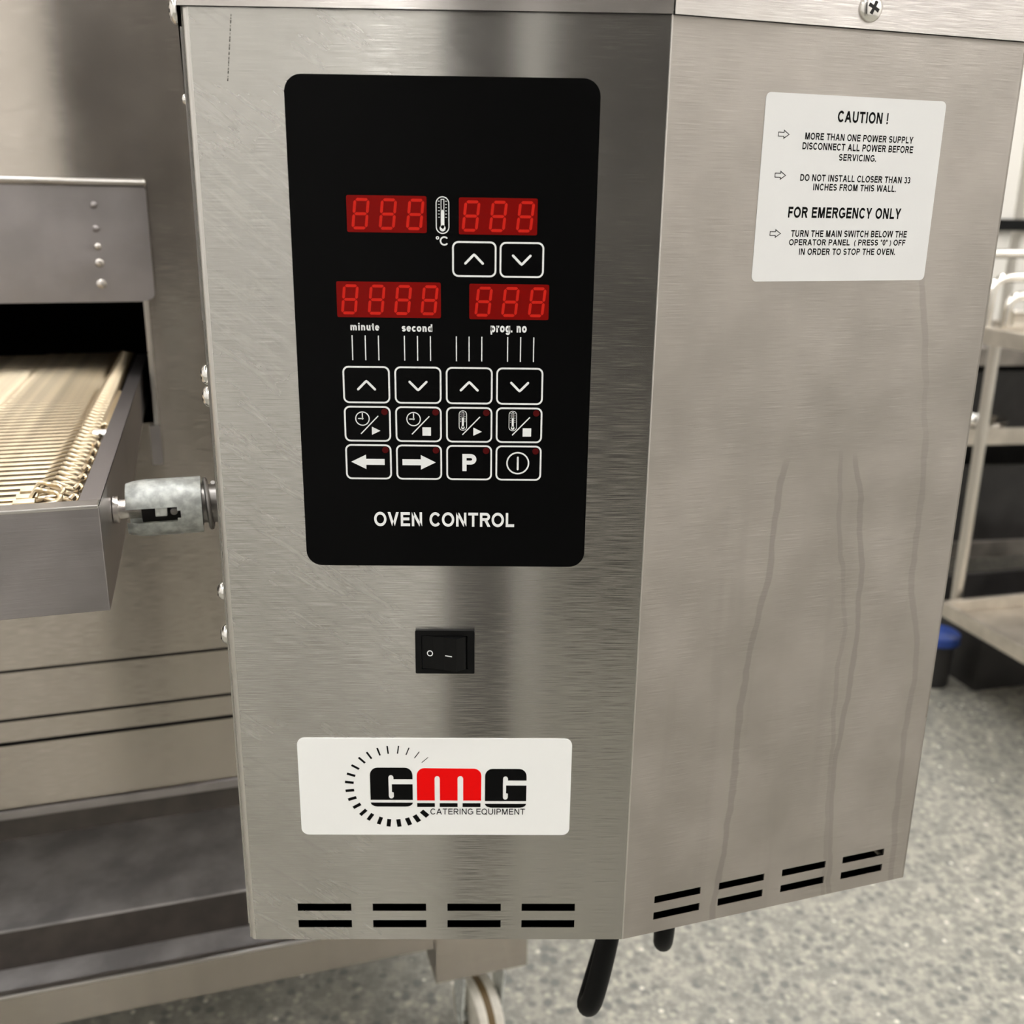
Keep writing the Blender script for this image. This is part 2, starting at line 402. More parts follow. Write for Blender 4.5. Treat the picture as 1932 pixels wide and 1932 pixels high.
# plain grotesque lettering, drawn as filled pieces (cap height 1, y up, stroke t)
def glyph(ch, t):
    P = []
    def bar(x0, y0, x1, y1): P.append([[(x0, y0), (x1, y0), (x1, y1), (x0, y1)]])
    def para(xb, yb, xt, yt, w_=None):                       # slanted stroke, horizontal width w_
        w_ = w_ or t*1.12
        P.append([[(xb, yb), (xb+w_, yb), (xt+w_, yt), (xt, yt)]])
    def ann(cx, cy, rx, ry, a0, a1, n=14, tt=None):
        tt = tt or t; o, i = [], []
        for k in range(n+1):
            a = math.radians(a0+(a1-a0)*k/n)
            o.append((cx+rx*math.cos(a), cy+ry*math.sin(a))); i.append((cx+(rx-tt)*math.cos(a), cy+(ry-tt)*math.sin(a)))
        P.append([o+i[::-1]])
    def ring(cx, cy, rx, ry, tt=None, n=28):
        tt = tt or t
        P.append([[(cx+rx*math.cos(2*PI*k/n), cy+ry*math.sin(2*PI*k/n)) for k in range(n)], [(cx+(rx-tt)*math.cos(2*PI*k/n), cy+(ry-tt)*math.sin(2*PI*k/n)) for k in range(n)]])
    X = 0.73                                                 # lower-case height
    def bowl(x, y0, y1, xm, xr):                             # D-shaped bowl from a stem
        bar(x, y1-t, xm, y1); bar(x, y0, xm, y0+t); ann(xm, (y0+y1)/2, xr-xm, (y1-y0)/2, -90, 90)
    def ess(w_, h):
        ry = (h+t)/4
        ann(w_/2, h-ry, w_/2, ry, 25, 270, 18); ann(w_/2, ry, w_/2, ry, 90, -155, 18)
    if ch == 'A':
        w_ = 0.98; k = t*1.12
        para(0, 0, w_/2-k/2, 1); para(w_-k, 0, w_/2-k/2, 1); bar(0.24, 0.24, w_-0.24, 0.24+t)
    elif ch == 'B': w_ = 0.82; bar(0, 0, t, 1); bowl(t, 0, 0.5+t/2, 0.48, w_); bowl(t, 0.5-t/2, 1, 0.46, w_-0.05)
    elif ch == 'C': w_ = 0.92; ann(w_/2+0.02, 0.5, w_/2+0.02, 0.515, 38, 322, 24)
    elif ch == 'D': w_ = 0.88; bar(0, 0, t, 1); bowl(t, 0, 1, 0.42, w_)
    elif ch == 'E': w_ = 0.76; bar(0, 0, t, 1); bar(t, 1-t, w_, 1); bar(t, 0, w_, t); bar(t, 0.52-t/2, w_-0.05, 0.52+t/2)
    elif ch == 'F': w_ = 0.70; bar(0, 0, t, 1); bar(t, 1-t, w_, 1); bar(t, 0.50-t/2, w_-0.08, 0.50+t/2)
    elif ch == 'G': w_ = 0.98; ann(w_/2, 0.5, w_/2, 0.515, 40, 318, 24); bar(0.52, 0.53-t*0.9, w_, 0.53); bar(w_-t, 0.14, w_, 0.53-t*0.9)
    elif ch == 'H': w_ = 0.84; bar(0, 0, t, 1); bar(w_-t, 0, w_, 1); bar(t, 0.52-t/2, w_-t, 0.52+t/2)
    elif ch == 'I': w_ = t; bar(0, 0, t, 1)
    elif ch == 'L': w_ = 0.70; bar(0, 0, t, 1); bar(t, 0, w_, t)
    elif ch == 'M': w_ = 1.0; bar(0, 0, t, 1); bar(w_-t, 0, w_, 1); para(w_/2-t*0.62, 0, t*0.25, 1, t*1.15); para(w_/2-t*0.53, 0, w_-t*1.4, 1, t*1.15)
    elif ch == 'N': w_ = 0.85; bar(0, 0, t, 1); bar(w_-t, 0, w_, 1); para(w_-t*1.2, 0, 0, 1, t*1.2)
    elif ch == 'O': w_ = 1.02; ring(w_/2, 0.5, w_/2, 0.515)
    elif ch == 'P': w_ = 0.79; bar(0, 0, t, 1); bowl(t, 0.38, 1, 0.46, w_)
    elif ch == 'Q': w_ = 1.02; ring(w_/2, 0.5, w_/2, 0.515); para(0.82, -0.06, 0.55, 0.26, t*1.25)
    elif ch == 'R': w_ = 0.86; bar(0, 0, t, 1); bowl(t, 0.42, 1, 0.48, w_-0.03); para(w_-t*1.2, 0, 0.36, 0.45, t*1.25)
    elif ch == 'S': w_ = 0.80; ess(w_, 1.0)
    elif ch == 'T': w_ = 0.82; bar(0, 1-t, w_, 1); bar(w_/2-t/2, 0, w_/2+t/2, 1-t)
    elif ch == 'U': w_ = 0.84; bar(0, 0.36, t, 1); bar(w_-t, 0.36, w_, 1); ann(w_/2, 0.36, w_/2, 0.375, 180, 360)
    elif ch == 'V': w_ = 0.92; k = t*1.12; para(w_/2-k/2, 0, 0, 1); para(w_/2-k/2, 0, w_-k, 1)
    elif ch == 'W': w_ = 1.34; k = t*1.08; a = 0.30; para(a-k/2, 0, 0, 1, k); para(a-k/2, 0, w_/2-k/2, 1, k); para(w_-a-k/2, 0, w_/2-k/2, 1, k); para(w_-a-k/2, 0, w_-k, 1, k)
    elif ch == 'Y': w_ = 0.90; k = t*1.15; bar(w_/2-t/2, 0, w_/2+t/2, 0.42); para(w_/2-k/2, 0.38, 0, 1, k); para(w_/2-k/2, 0.38, w_-k, 1, k)
    elif ch == '0': w_ = 0.66; ring(w_/2, 0.5, w_/2, 0.515)
    elif ch == '3': w_ = 0.66; ry = (1+t)/4; ann(w_/2-0.01, 1-ry, w_/2-0.02, ry, 155, -90, 18); ann(w_/2, ry, w_/2, ry, 90, -155, 18)
    elif ch == '!': w_ = t; bar(0, 0, t, t*0.9); bar(t*0.05, 0.28, t*0.95, 1)
    elif ch == '.': w_ = t; bar(0, 0, t, t*0.95)
    elif ch == '(': w_ = 0.28; ann(0.50, 0.38, 0.50, 0.66, 122, 238, 12, t*0.85)
    elif ch == ')': w_ = 0.28; ann(-0.22, 0.38, 0.50, 0.66, 58, -58, 12, t*0.85)
    elif ch == '"': w_ = 0.36; bar(0, 0.66, t*0.8, 1); bar(w_-t*0.8, 0.66, w_, 1)
    elif ch == '\u00b0': w_ = 0.36; ring(0.18, 0.83, 0.18, 0.18, t*0.6)
    elif ch == 'n': w_ = 0.60; bar(0, 0, t, X); ann(w_/2+0.02, X-0.29, w_/2-0.02, 0.30, 0, 150); bar(w_-t, 0, w_, X-0.28)
    elif ch == 'm':
        w_ = 0.96; bar(0, 0, t, X); h = (w_+t)/2
        for a in (0.0, (w_-t)/2): ann(a+h/2, X-0.27, h/2, 0.28, 0, 155); bar(a+h-t, 0, a+h, X-0.26)
    elif ch == 'u': w_ = 0.60; bar(w_-t, 0, w_, X); ann(w_/2-0.02, 0.29, w_/2-0.02, 0.30, 180, 330); bar(0, 0.28, t, X)
    elif ch == 'i': w_ = t; bar(0, 0, t, X); bar(0, 0.84, t, 0.84+t*0.85)
    elif ch == 't': w_ = 0.40; bar(0.10, 0.12, 0.10+t, 0.95); bar(0, X-t*0.8, w_-0.02, X); ann(0.10+0.24, 0.20, 0.24, 0.21, 180, 285)
    elif ch == 'e': w_ = 0.66; ann(w_/2, X/2, w_/2, X/2+0.01, 0, 318, 22); bar(t*0.6, X/2-t*0.38, w_-0.01, X/2+t*0.38)
    elif ch == 's': w_ = 0.58; ess(w_, X+0.01)
    elif ch == 'c': w_ = 0.60; ann(w_/2+0.03, X/2, w_/2+0.03, X/2+0.01, 42, 318, 20)
    elif ch == 'o': w_ = 0.68; ring(w_/2, X/2, w_/2, X/2+0.01)
    elif ch == 'd': w_ = 0.66; ring(0.31, X/2, 0.31, X/2+0.01); bar(w_-t, 0, w_, 1)
    elif ch == 'p': w_ = 0.66; ring(w_-0.31, X/2, 0.31, X/2+0.01); bar(0, -0.27, t, X)
    elif ch == 'r': w_ = 0.42; bar(0, 0, t, X); ann(0.36, X-0.30, 0.36-0.0, 0.31, 80, 165)
    elif ch == 'g': w_ = 0.66; ring(0.31, X/2, 0.31, X/2+0.01); bar(w_-t, -0.02, w_, X); ann(w_/2, -0.02, w_/2, 0.27, 200, 360)
    else: w_ = 0.30
    return P, w_
def text(name, body, bx, y, mat, parent, fr, t=0.19, gap=0.11, space=0.56):
    """printed lettering fitted into bx = (x0, z0, x1, z1) mm on a panel (z down)"""
    x = 0.0; loops = []
    for ch in body:
        if ch == ' ': x += space-gap; continue
        P, w_ = glyph(ch, t)
        sb = 0.05 if ch in 'BDEFHIKLMNPRUimnpru!' else 0.0
        sb2 = 0.05 if ch in 'HIMNUdimnu!' else 0.0
        x += sb
        for lp in P: loops.append([[(a+x, b) for a, b in l] for l in lp])
        x += w_+gap+sb2
    xs = [p[0] for g in loops for p in g[0]]; ys = [p[1] for g in loops for p in g[0]]
    x0, x1, y0, y1 = min(xs), max(xs), min(ys), max(ys)
    f = lambda p: (bx[0]+(p[0]-x0)/(x1-x0)*(bx[2]-bx[0]), bx[3]-(p[1]-y0)/(y1-y0)*(bx[3]-bx[1]))
    bm = bmesh.new()
    for g in loops: add_plate(bm, [[f(p) for p in l] for l in g], y, y)
    return finish(name, bm, mat, parent, fr)

# ------------------------------------------------------------------ the room
R_ = ROOM
def struct(name, x0, x1, y0, y1, z0, z1, mat):
    o = box(name, x0*1000, x1*1000, y0*1000, y1*1000, z0*1000, z1*1000, mat, None, ID)
    return tag(o, kind='structure')
flo = struct('floor', R_['x0'], R_['x1'], R_['y0'], R_['y1'], -0.1, 0.0, 'floor')
tag(flo, 'grey exposed aggregate concrete floor with pale and dark stone chips', 'floor')
ceil = struct('ceiling', R_['x0'], R_['x1'], R_['y0'], R_['y1'], R_['z1'], R_['z1']+0.1, 'ceil')
struct('wall_back', R_['x0']-0.1, R_['x1']+0.1, R_['y0']-0.1, R_['y0'], 0, R_['z1'], 'wallp')
struct('wall_front', R_['x0']-0.1, R_['x1']+0.1, R_['y1'], R_['y1']+0.1, 0, R_['z1'], 'wallb')
struct('wall_left', R_['x0']-0.1, R_['x0'], R_['y0'], R_['y1'], 0, R_['z1'], 'wallp')
struct('wall_right', R_['x1'], R_['x1']+0.1, R_['y0'], R_['y1'], 0, R_['z1'], 'wallp')
yb = R_['y0']
struct('added_column_1', 0.057, 0.178, -1.32, -1.2, 0, R_['z1'], 'door')          # unseen dark column, added so the steel reflects a dark band
struct('door_1', 0.30, 1.15, yb, yb+0.05, 0, 3.1, 'door')  # unseen dark panel added behind the camera, reflected as the right-hand dark band
k = 0
for ix in range(4):
    for iy in range(4):
        x = -2.25+ix*2.0; y = -1.75+iy*1.75
        box('light_panel', (x-0.09)*1000, (x+0.09)*1000, (y-0.75)*1000, (y+0.75)*1000, (R_['z1']-0.05)*1000, R_['z1']*1000, 'lamp', ceil, ID)

# ------------------------------------------------------------------ control box
cb = thing('control_box', 'brushed stainless steel oven control box with black keypad and vent slots', 'control box', Matrix.Translation((0.2, 0.18, TOP-H*MM)))
FS = [(29.0, 60.6), (73.1, 104.7), (117.2, 148.8), (161.1, 192.7)]
slots = [rect(a, z0, b, z1) for a, b in FS for z0, z1 in ((478.3, 483.4), (489.9, 495.0))]
SW = (100.9, 302.8, 132.9, 328.2)
cut = rect(SW[0]+2, SW[1]+2, SW[2]-2, SW[3]-2)
RL, RB = 3.2, 3.0
plate('front_panel', [rect(RL, -20, W-RB*math.tan(TH/2), H)]+slots+[cut], 0, 1.2, 'front', cb, FF, recenter=False)
RW = 201.2
SR = [(19.6, 50.4), (63.0, 94.4), (107.2, 138.8), (151.5, 182.8)]
slots = [rect(a, z0, b, z1) for a, b in SR for z0, z1 in ((477.6, 482.5), (489.1, 494.2))]
plate('side_panel', [rect(RB*math.tan(TH/2), -20, RW, H)]+slots, 0, 1.2, 'right', cb, FR, recenter=False)
def fold(name, fr, cx, cy, r, a0, a1, n=8, t=1.2):
    """rounded sheet fold running the height of the box; angles about (cx, cy) in the panel frame"""
    bm = bmesh.new(); cols = []
    for i in range(n+1):
        a = math.radians(a0+(a1-a0)*i/n)
        cols.append([bm.verts.new(((cx+rr*math.cos(a))*MM, (cy+rr*math.sin(a))*MM, z*MM)) for rr, z in ((r, 20), (r, -H), (r-t, -H), (r-t, 20))])
    for a, b in zip(cols, cols[1:]):
        for q in range(4): bm.faces.new((a[q], b[q], b[(q+1) % 4], a[(q+1) % 4]))
    bm.faces.new(cols[0]); bm.faces.new(cols[-1][::-1])
    o = finish(name, bm, 'fold', cb, fr); return auto_smooth(o, 50)
fold('folded_edge', FF, RL, RL, RL, -90, -164)
fold('folded_edge', FF, W-RB*math.tan(TH/2), RB, RB, -90, -90+math.degrees(TH))
# left, right-hand end, rear and bottom sheets
plate('left_panel', [rect(-440, -20, -1.8, H)], 0, 1.2, 'side', cb, FL)
xr = W+RW*math.cos(TH); yr = RW*math.sin(TH)
FE = frame(TH+PI/2, ((xr)*MM, yr*MM, TOP))
plate('end_panel', [rect(0, -20, 380, H)], 0, 1.2, 'side', cb, FE)
def poly_sheet(name, pts, z0, z1, mat):
    bm = bmesh.new()
    lo = [bm.verts.new((x*MM, y*MM, z0*MM)) for x, y in pts]; hi = [bm.verts.new((x*MM, y*MM, z1*MM)) for x, y in pts]
    bm.faces.new(lo[::-1]); bm.faces.new(hi)
    for i in range(len(pts)): bm.faces.new((lo[i], lo[(i+1) % len(pts)], hi[(i+1) % len(pts)], hi[i]))
    return finish(name, bm, mat, cb, FF)
ve = Vector((-math.sin(TO), math.cos(TO)))*440
ee = Vector((-math.sin(TH), math.cos(TH)))*380
foot = [(2.5, 1.6), (W-1, 1.6), (xr-2, yr), (xr+ee.x-2, yr+ee.y), (ve.x+2, ve.y)]
poly_sheet('bottom_sheet', foot, -H, -H+1.2, 'side')
poly_sheet('rear_panel', [(ve.x+2, ve.y-2), (ve.x+2, ve.y), (xr+ee.x-2, yr+ee.y), (xr+ee.x-2, yr+ee.y-2)], -H+1.3, 20, 'side')
# overlapping lid with a lip on each face
LIPO = 1.8
plate('lid_lip', [rect(-1.2, -24, W+0.1, 0)], -LIPO, -LIPO+1.2, 'lid', cb, FF)
plate('lid_lip', [rect(0.45, -24, RW+1.5, 0)], -LIPO, -LIPO+1.2, 'lid', cb, FR)
plate('lid_lip', [rect(-440, -24, 1.2, 0)], -LIPO, -LIPO+1.2, 'lid', cb, FL)
poly_sheet('lid_top', [(-1.2, -1.8), (W+0.3, -1.8), (xr+1.5, yr-1.8), (xr+ee.x, yr+ee.y), (ve.x-2, ve.y)], 24, 25.2, 'lid')
plate('lid_shadow', [rect(0.5, -1.5, W-0.3, 0.2)], -0.6, 0, 'gap', cb, FF)  # near-black strips paint the shadow under the lid lip
plate('lid_shadow', [rect(0.3, -1.5, RW, 0.2)], -0.6, 0, 'gap', cb, FR)

def screw(fr, x, zd, r, h, parent, rotc=20, name='screw', yoff=0.0):
    bm = bmesh.new()
    ax = Matrix.Translation((x*MM, yoff*MM, -zd*MM)) @ Matrix.Rotation(PI/2, 4, 'X')
    lathe(bm, [(r*MM, 0), (r*MM, h*0.25*MM), (r*0.93*MM, h*0.5*MM), (r*0.7*MM, h*0.85*MM), (r*0.35*MM, h*MM), (0, h*1.02*MM)], ax, 24)
    s = auto_smooth(finish(name, bm, 'bright', parent, fr), 60)
    a = math.radians(rotc); L, w_ = r*0.50, r*0.13
    cr = [(L, -w_), (L, w_), (w_, w_), (w_, L), (-w_, L), (-w_, w_), (-L, w_), (-L, -w_), (-w_, -w_), (-w_, -L), (w_, -L), (w_, -w_)]
    cr = [(x+math.cos(a)*p-math.sin(a)*q, zd+math.sin(a)*p+math.cos(a)*q) for p, q in cr]
    plate('cross_recess', [cr], yoff-h*1.03, yoff-h*0.7, 'gap', s, fr)
    return s
screw(FR, 103.5, -9.0, 6.2, 2.8, cb, 25, yoff=-LIPO)
for x, zd, r in ((-20, -1.0, 6.0),): screw(FL, x, zd, r, 3.4, cb, 10, yoff=-LIPO)
for x, zd, r in ((-34, 36, 2.6), (-30, 171, 5.4), (-24, 181.5, 5.6), (-24, 290.5, 5.0), (-24, 316.5, 5.6)): screw(FL, x, zd, r, 3.6 if r > 4 else 2.6, cb, 30)
plate('seam_strip', [rect(-14, 8, -3.5, 140)], -0.9, 0, 'fold', cb, FL)
plate('seam_strip', [rect(-14, 141, -3.5, 495)], -0.5, 0, 'fold', cb, FL)

# ---- keypad overlay
cp = plate('control_panel', [rrect(44.6, 27.4, 190.6, 266.4, 8.0, 8)], -0.5, 0, 'black', cb, FF)
cp['label'] = 'black membrane keypad with red displays'
Y1, Y2 = -0.62, -0.5
DISP = [(71.5, 80.1, 109.5, 97.0, (6.6, 19.6, 32.6)), (124.9, 80.5, 162.4, 97.4, (5.8, 18.8, 31.8)),
        (65.3, 120.1, 116.0, 137.2, (6.4, 19.4, 32.3, 45.2)), (129.9, 120.5, 168.8, 137.5, (7.0, 20.1, 33.2))]
def seg_loops():
    """the seven slanted segments of one digit, centred, mm, z down"""
    w_, h_, t = 6.3, 13.0, 1.35
    sl = 0.11; g = 0.25; q = t/2
    def hs(z): return [(-w_/2+g, z), (-w_/2+q+g, z-q), (w_/2-q-g, z-q), (w_/2-g, z), (w_/2-q-g, z+q), (-w_/2+q+g, z+q)]
    def vs(x, z0, z1): return [(x, z0+g), (x+q, z0+q+g), (x+q, z1-q-g), (x, z1-g), (x-q, z1-q-g), (x-q, z0+q+g)]
    out = [hs(-h_/2), hs(0), hs(h_/2)]
    for x in (-w_/2, w_/2): out += [vs(x, -h_/2, 0), vs(x, 0, h_/2)]
    return [[(x-z*sl, z) for x, z in lp] for lp in out]
dg_me = None
for x0, z0, x1, z1, cs in DISP:
    d = plate('display_window', [rrect(x0, z0, x1, z1, 0.8, 4)], -0.58, -0.5, 'disp', cp, FF)
    for c in cs:
        m = FF @ Matrix.Translation(((x0+c)*MM, 0, -(z0+z1)/2*MM))
        if dg_me is None:
            o = multi('display_digit', [[l] for l in seg_loops()], -0.66, -0.58, 'seg', cp, m); dg_me = o.data; off = WM[o.name].translation-m.translation
        else:
            m.translation = m.translation+off; place('display_digit', dg_me, m, cp)
def key(x0, z0, x1, z1):
    plate('key', [rrect(x0+0.5, z0+0.5, x1-0.5, z1-0.5, 2.3, 5)], -0.60, -0.5, 'key', cp, FF)
    plate('key_outline', [rrect(x0, z0, x1, z1, 3.0, 5), rrect(x0+0.85, z0+0.85, x1-0.85, z1-0.85, 2.2, 5)], -0.66, -0.5, 'print', cp, FF)
def chevron(cx, cz, up):
    s = 1 if up else -1
    plate('chevron_symbol', [stroke([(cx-4.2, cz+s*2.0), (cx-0.5, cz-s*1.75), (cx, cz-s*2.05), (cx+0.5, cz-s*1.75), (cx+4.2, cz+s*2.0)], 1.15)], -0.68, -0.60, 'print', cp, FF)
key(121.6, 100.5, 143.0, 117.3); key(144.5, 100.6, 166.0, 117.4)
chevron(132.2, 108.9, True); chevron(155.2, 109.0, False)
COL = [(66.8, 90.3), (92.6, 116.0), (118.2, 141.6), (143.4, 166.9)]
ROW = [(161.1, 179.8), (181.2, 199.5), (200.9, 219.3)]
for r, (z0, z1) in enumerate(ROW):
    for c, (x0, x1) in enumerate(COL):
        key(x0, z0, x1, z1)
        cx, cz = (x0+x1)/2, (z0+z1)/2
        if r == 0: chevron(cx, cz+0.3, c % 2 == 0)
        else:
            plate('indicator_lamp', [circle(x1-3.1, z0+2.9, 1.65, 20)], -0.66, -0.60, 'led', cp, FF)
        if r == 1:
            plate('slash_line', [stroke([(cx-3.3, cz+5.0), (cx+5.3, cz-4.0)], 0.55)], -0.68, -0.60, 'print', cp, FF)
            if c % 2 == 0: plate('play_symbol', [[(cx+2.1, cz+1.4), (cx+6.4, cz+3.5), (cx+2.1, cz+5.6)]], -0.68, -0.60, 'print', cp, FF)
            else: plate('stop_symbol', [rect(cx+1.9, cz+1.5, cx+6.2, cz+5.8)], -0.68, -0.60, 'print', cp, FF)
            if c < 2:
                ox, oz = cx-2.5, cz-2.7
                multi('clock_symbol', [[circle(ox, oz, 3.65, 30), circle(ox, oz, 3.15, 30)], [stroke([(ox, oz-2.7), (ox, oz-0.3)], 0.55)], [stroke([(ox-2.0, oz), (ox-0.3, oz)], 0.55)], [circle(ox, oz, 0.55, 12)]], -0.68, -0.60, 'print', cp, FF)
def thermometer(cx, cz, h, w_, y0, y1):
    t = w_*0.07
    loops = [[rrect(cx-w_/2, cz-h/2, cx+w_/2, cz+h/2, w_/2-0.001, 10), rrect(cx-w_/2+t, cz-h/2+t, cx+w_/2-t, cz+h/2-t, w_/2-t-0.001, 10)]]
    b = cz+h/2-h*0.15; rb = w_*0.22; sw_ = w_*0.13
    loops.append([stroke([(cx, cz-h*0.10), (cx, b-rb*0.3)], sw_*2, 2)])
    loops.append([circle(cx, b, rb, 18)])
    ft = cz-h*0.43
    loops.append([rect(cx-sw_, ft, cx+sw_, cz-h*0.12), rect(cx-sw_*0.6, ft+sw_*0.4, cx+sw_*0.6, cz-h*0.13)])
    for i in range(6):
        z = cz-h*0.37+i*h*0.085
        for s in (-1, 1): loops.append([rect(cx+s*sw_*2.0-w_*0.06, z-h*0.009, cx+s*sw_*2.0+w_*0.06, z+h*0.009)])
    multi('thermometer_symbol', loops, y0, y1, 'print', cp, FF)
thermometer(117.1, 88.7, 17.2, 6.5, Y1, Y2)
for c in (2, 3):
    x0, x1 = COL[c]; thermometer((x0+x1)/2-3.2, (ROW[1][0]+ROW[1][1])/2-2.2, 10.4, 4.1, -0.68, -0.60)
cz = (ROW[2][0]+ROW[2][1])/2
def arrow(cx, cz, s):
    return [(cx-s*8.4, cz-1.55), (cx+s*1.0, cz-1.55), (cx+s*1.0, cz-3.8), (cx+s*8.6, cz), (cx+s*1.0, cz+3.8), (cx+s*1.0, cz+1.55), (cx-s*8.4, cz+1.55)]
plate('left_arrow_symbol', [arrow(78.3, cz, -1)], -0.68, -0.60, 'print', cp, FF)
plate('right_arrow_symbol', [arrow(104.2, cz, 1)], -0.68, -0.60, 'print', cp, FF)
text('letter_p_symbol', 'P', (126.4, cz-4.6, 133.6, cz+4.4), -0.68, 'print', cp, FF, 0.235)
multi('power_symbol', [[circle(154.8, cz, 5.9, 36), circle(154.8, cz, 5.15, 36)], [stroke([(154.8, cz-3.0), (154.8, cz+3.3)], 0.95)]], -0.68, -0.60, 'print', cp, FF)
for x in (72.15, 78.6, 85.1, 97.9, 104.3, 110.7, 123.5, 129.8, 136.1, 148.9, 155.3, 161.8):
    plate('guide_line', [rect(x-0.26, 146.0, x+0.26, 158.2)], Y1, Y2, 'print', cp, FF)
text('minute_caption', 'minute', (71.5, 139.9, 85.7, 143.6), Y1, 'print', cp, FF, 0.225)
text('second_caption', 'second', (96.7, 140.2, 111.7, 143.9), Y1, 'print', cp, FF, 0.225)
text('program_caption', 'prog. no', (140.4, 140.5, 158.2, 145.0), Y1, 'print', cp, FF, 0.225)
text('celsius_caption', '\u00b0C', (113.8, 98.4, 119.6, 102.7), Y1, 'print', cp, FF, 0.17, 0.05)
text('oven_control_caption', 'OVEN CONTROL', (80.5, 236.7, 153.4, 244.6), Y1, 'print', cp, FF, 0.2, 0.10)

# ---- rocker switch
sx0, sz0, sx1, sz1 = SW
bm = bmesh.new()
add_plate(bm, [rrect(sx0, sz0, sx1, sz1, 0.7, 3), rect(sx0+3.4, sz0+3.0, sx1-3.6, sz1-2.6)], -2.0, 0)
rs = finish('rocker_switch', bm, 'plastic', cb, FF)
rs['label'] = 'black rocker switch marked O and I'
box('switch_well', sx0+3.2, sx1-3.4, 0.3, 12, -sz1+2.4, -sz0-2.8, 'gap', rs, FF)
bm = bmesh.new()
x0, x1, z0, z1 = sx0+3.7, sx1-3.9, -sz1+2.9, -sz0-3.3
prof = [(x0, 0.2), (x0, -1.6), (x0+6, -2.2), (x0+12, -3.6), (x0+18.6, -6.0), (x1-1.0, -2.6), (x1, 0.2)]
a = [bm.verts.new((x*MM, y*MM, z0*MM)) for x, y in prof]; b = [bm.verts.new((x*MM, y*MM, z1*MM)) for x, y in prof]
bm.faces.new(a); bm.faces.new(b[::-1])
for i in range(len(prof)): bm.faces.new((a[i], a[(i+1) % len(prof)], b[(i+1) % len(prof)], b[i]))
finish('rocker', bm, 'plastic', rs, FF)
def on_rocker(x):
    for (xa, ya), (xb, yb_) in zip(prof[1:], prof[2:]):
        if xa <= x <= xb: return ya+(yb_-ya)*(x-xa)/(xb-xa)
    return -3
zc = (sz0+sz1)/2+0.6
bm = bmesh.new()
for i in range(24):
    t0, t1 = 2*PI*i/24, 2*PI*(i+1)/24; q = []
    for rr, t in ((1.75, t0), (1.75, t1), (1.2, t1), (1.2, t0)):
        x = sx0+7.9+rr*math.cos(t)*0.95; q.append(bm.verts.new((x*MM, (on_rocker(x)-0.06)*MM, -(zc+rr*math.sin(t))*MM)))
    bm.faces.new(q)
finish('off_mark', bm, 'print', rs, FF)
bm = bmesh.new(); xa, xb = sx0+16.2, sx0+19.9
q = [bm.verts.new((x*MM, (on_rocker(x)-0.07)*MM, -(zc+0.55+dz)*MM)) for x, dz in ((xa, -0.3), (xb, -0.3), (xb, 0.3), (xa, 0.3))]
bm.faces.new(q); finish('on_mark', bm, 'print', rs, FF)

# ---- brand plate
bp_ = plate('brand_plate', [rrect(34.0, 368.7, 187.7, 430.9, 4.2, 6)], -0.5, 0, 'white', cb, FF)
bp_['label'] = 'white plate with black and red GMG logo'
def L(cx, cy): return (34.0+(cx-82)*0.0865, 368.7+(cy-110)*0.0988)
def poly(pts): return [L(*p) for p in pts]
def arc(cx, cy, rx, ry, a0, a1, n=6): return [(cx+rx*math.cos(math.radians(a0+(a1-a0)*i/n)), cy+ry*math.sin(math.radians(a0+(a1-a0)*i/n))) for i in range(n+1)]
def letter_g(ox, oy, w_):
    k = w_/277.0
    X = lambda x: ox+(x-545)*k
    top = [(X(545), 507+oy)]+arc(X(595), 345+oy, 50*k, 48, 180, 270)+arc(X(772), 345+oy, 50*k, 48, 270, 360)
    top += [(X(822), 372+oy), (X(698), 372+oy)]+arc(X(681.5), 362+oy, 16.5*k, 17, 0, -180, 8)+arc(X(681.5), 481+oy, 16.5*k, 17, 180, 0, 8)
    top += [(X(698), 458+oy), (X(686), 455+oy), (X(686), 405+oy), (X(822), 405+oy), (X(822), 507+oy)]
    bot = [(X(545), 525+oy), (X(822), 525+oy)]+arc(X(775), 525+oy, 47*k, 26, 20, 90, 4)+arc(X(592), 525+oy, 47*k, 26, 90, 160, 4)
    return [[poly(top)], [poly(bot)]]
multi('letter_g', letter_g(545, 0, 277), -0.6, -0.5, 'ink', bp_, FF)
multi('letter_g', letter_g(1296, 6, 272), -0.6, -0.5, 'ink', bp_, FF)
mt = [(850, 510)]+arc(900, 347, 50, 47, 180, 270)+arc(1222, 349, 50, 47, 270, 360)+[(1271, 510), (1153, 510)]+arc(1134.5, 368, 18.5, 18, 0, -180, 8)+[(1116, 510), (1000, 510)]+arc(983, 368, 17, 18, 0, -180, 8)+[(966, 510)]
plate('letter_m', [poly(mt)], -0.6, -0.5, 'red', bp_, FF)
for xa, xb in ((850, 966), (998, 1116), (1149, 1267)): plate('letter_m_underline', [poly(rect(xa, 528, xb, 553))], -0.6, -0.5, 'ink', bp_, FF)
TK = [(905, 247), (853, 215), (793, 192), (732, 182), (665, 183), (606, 195), (544, 219), (496, 250), (452, 294), (423, 344), (410, 393), (411, 446), (425, 499), (454, 547), (494, 590), (540, 620), (602, 645), (661, 659), (727, 660), (791, 650), (846, 630), (898, 598)]
oc = Vector(L(692, 421))
for i, t in enumerate(TK):
    c = Vector(L(*t)); d = (c-oc).normalized(); n_ = Vector((-d.y, d.x)); wd = 0.36+2.4*i/21; ln = 4.9
    plate('dial_tick', [[tuple(c+d*ln/2+n_*wd/2), tuple(c+d*ln/2-n_*wd/2), tuple(c-d*ln/2-n_*wd/2), tuple(c-d*ln/2+n_*wd/2)]], -0.6, -0.5, 'ink', bp_, FF)
a_, b_ = L(936, 563), L(1561, 605)
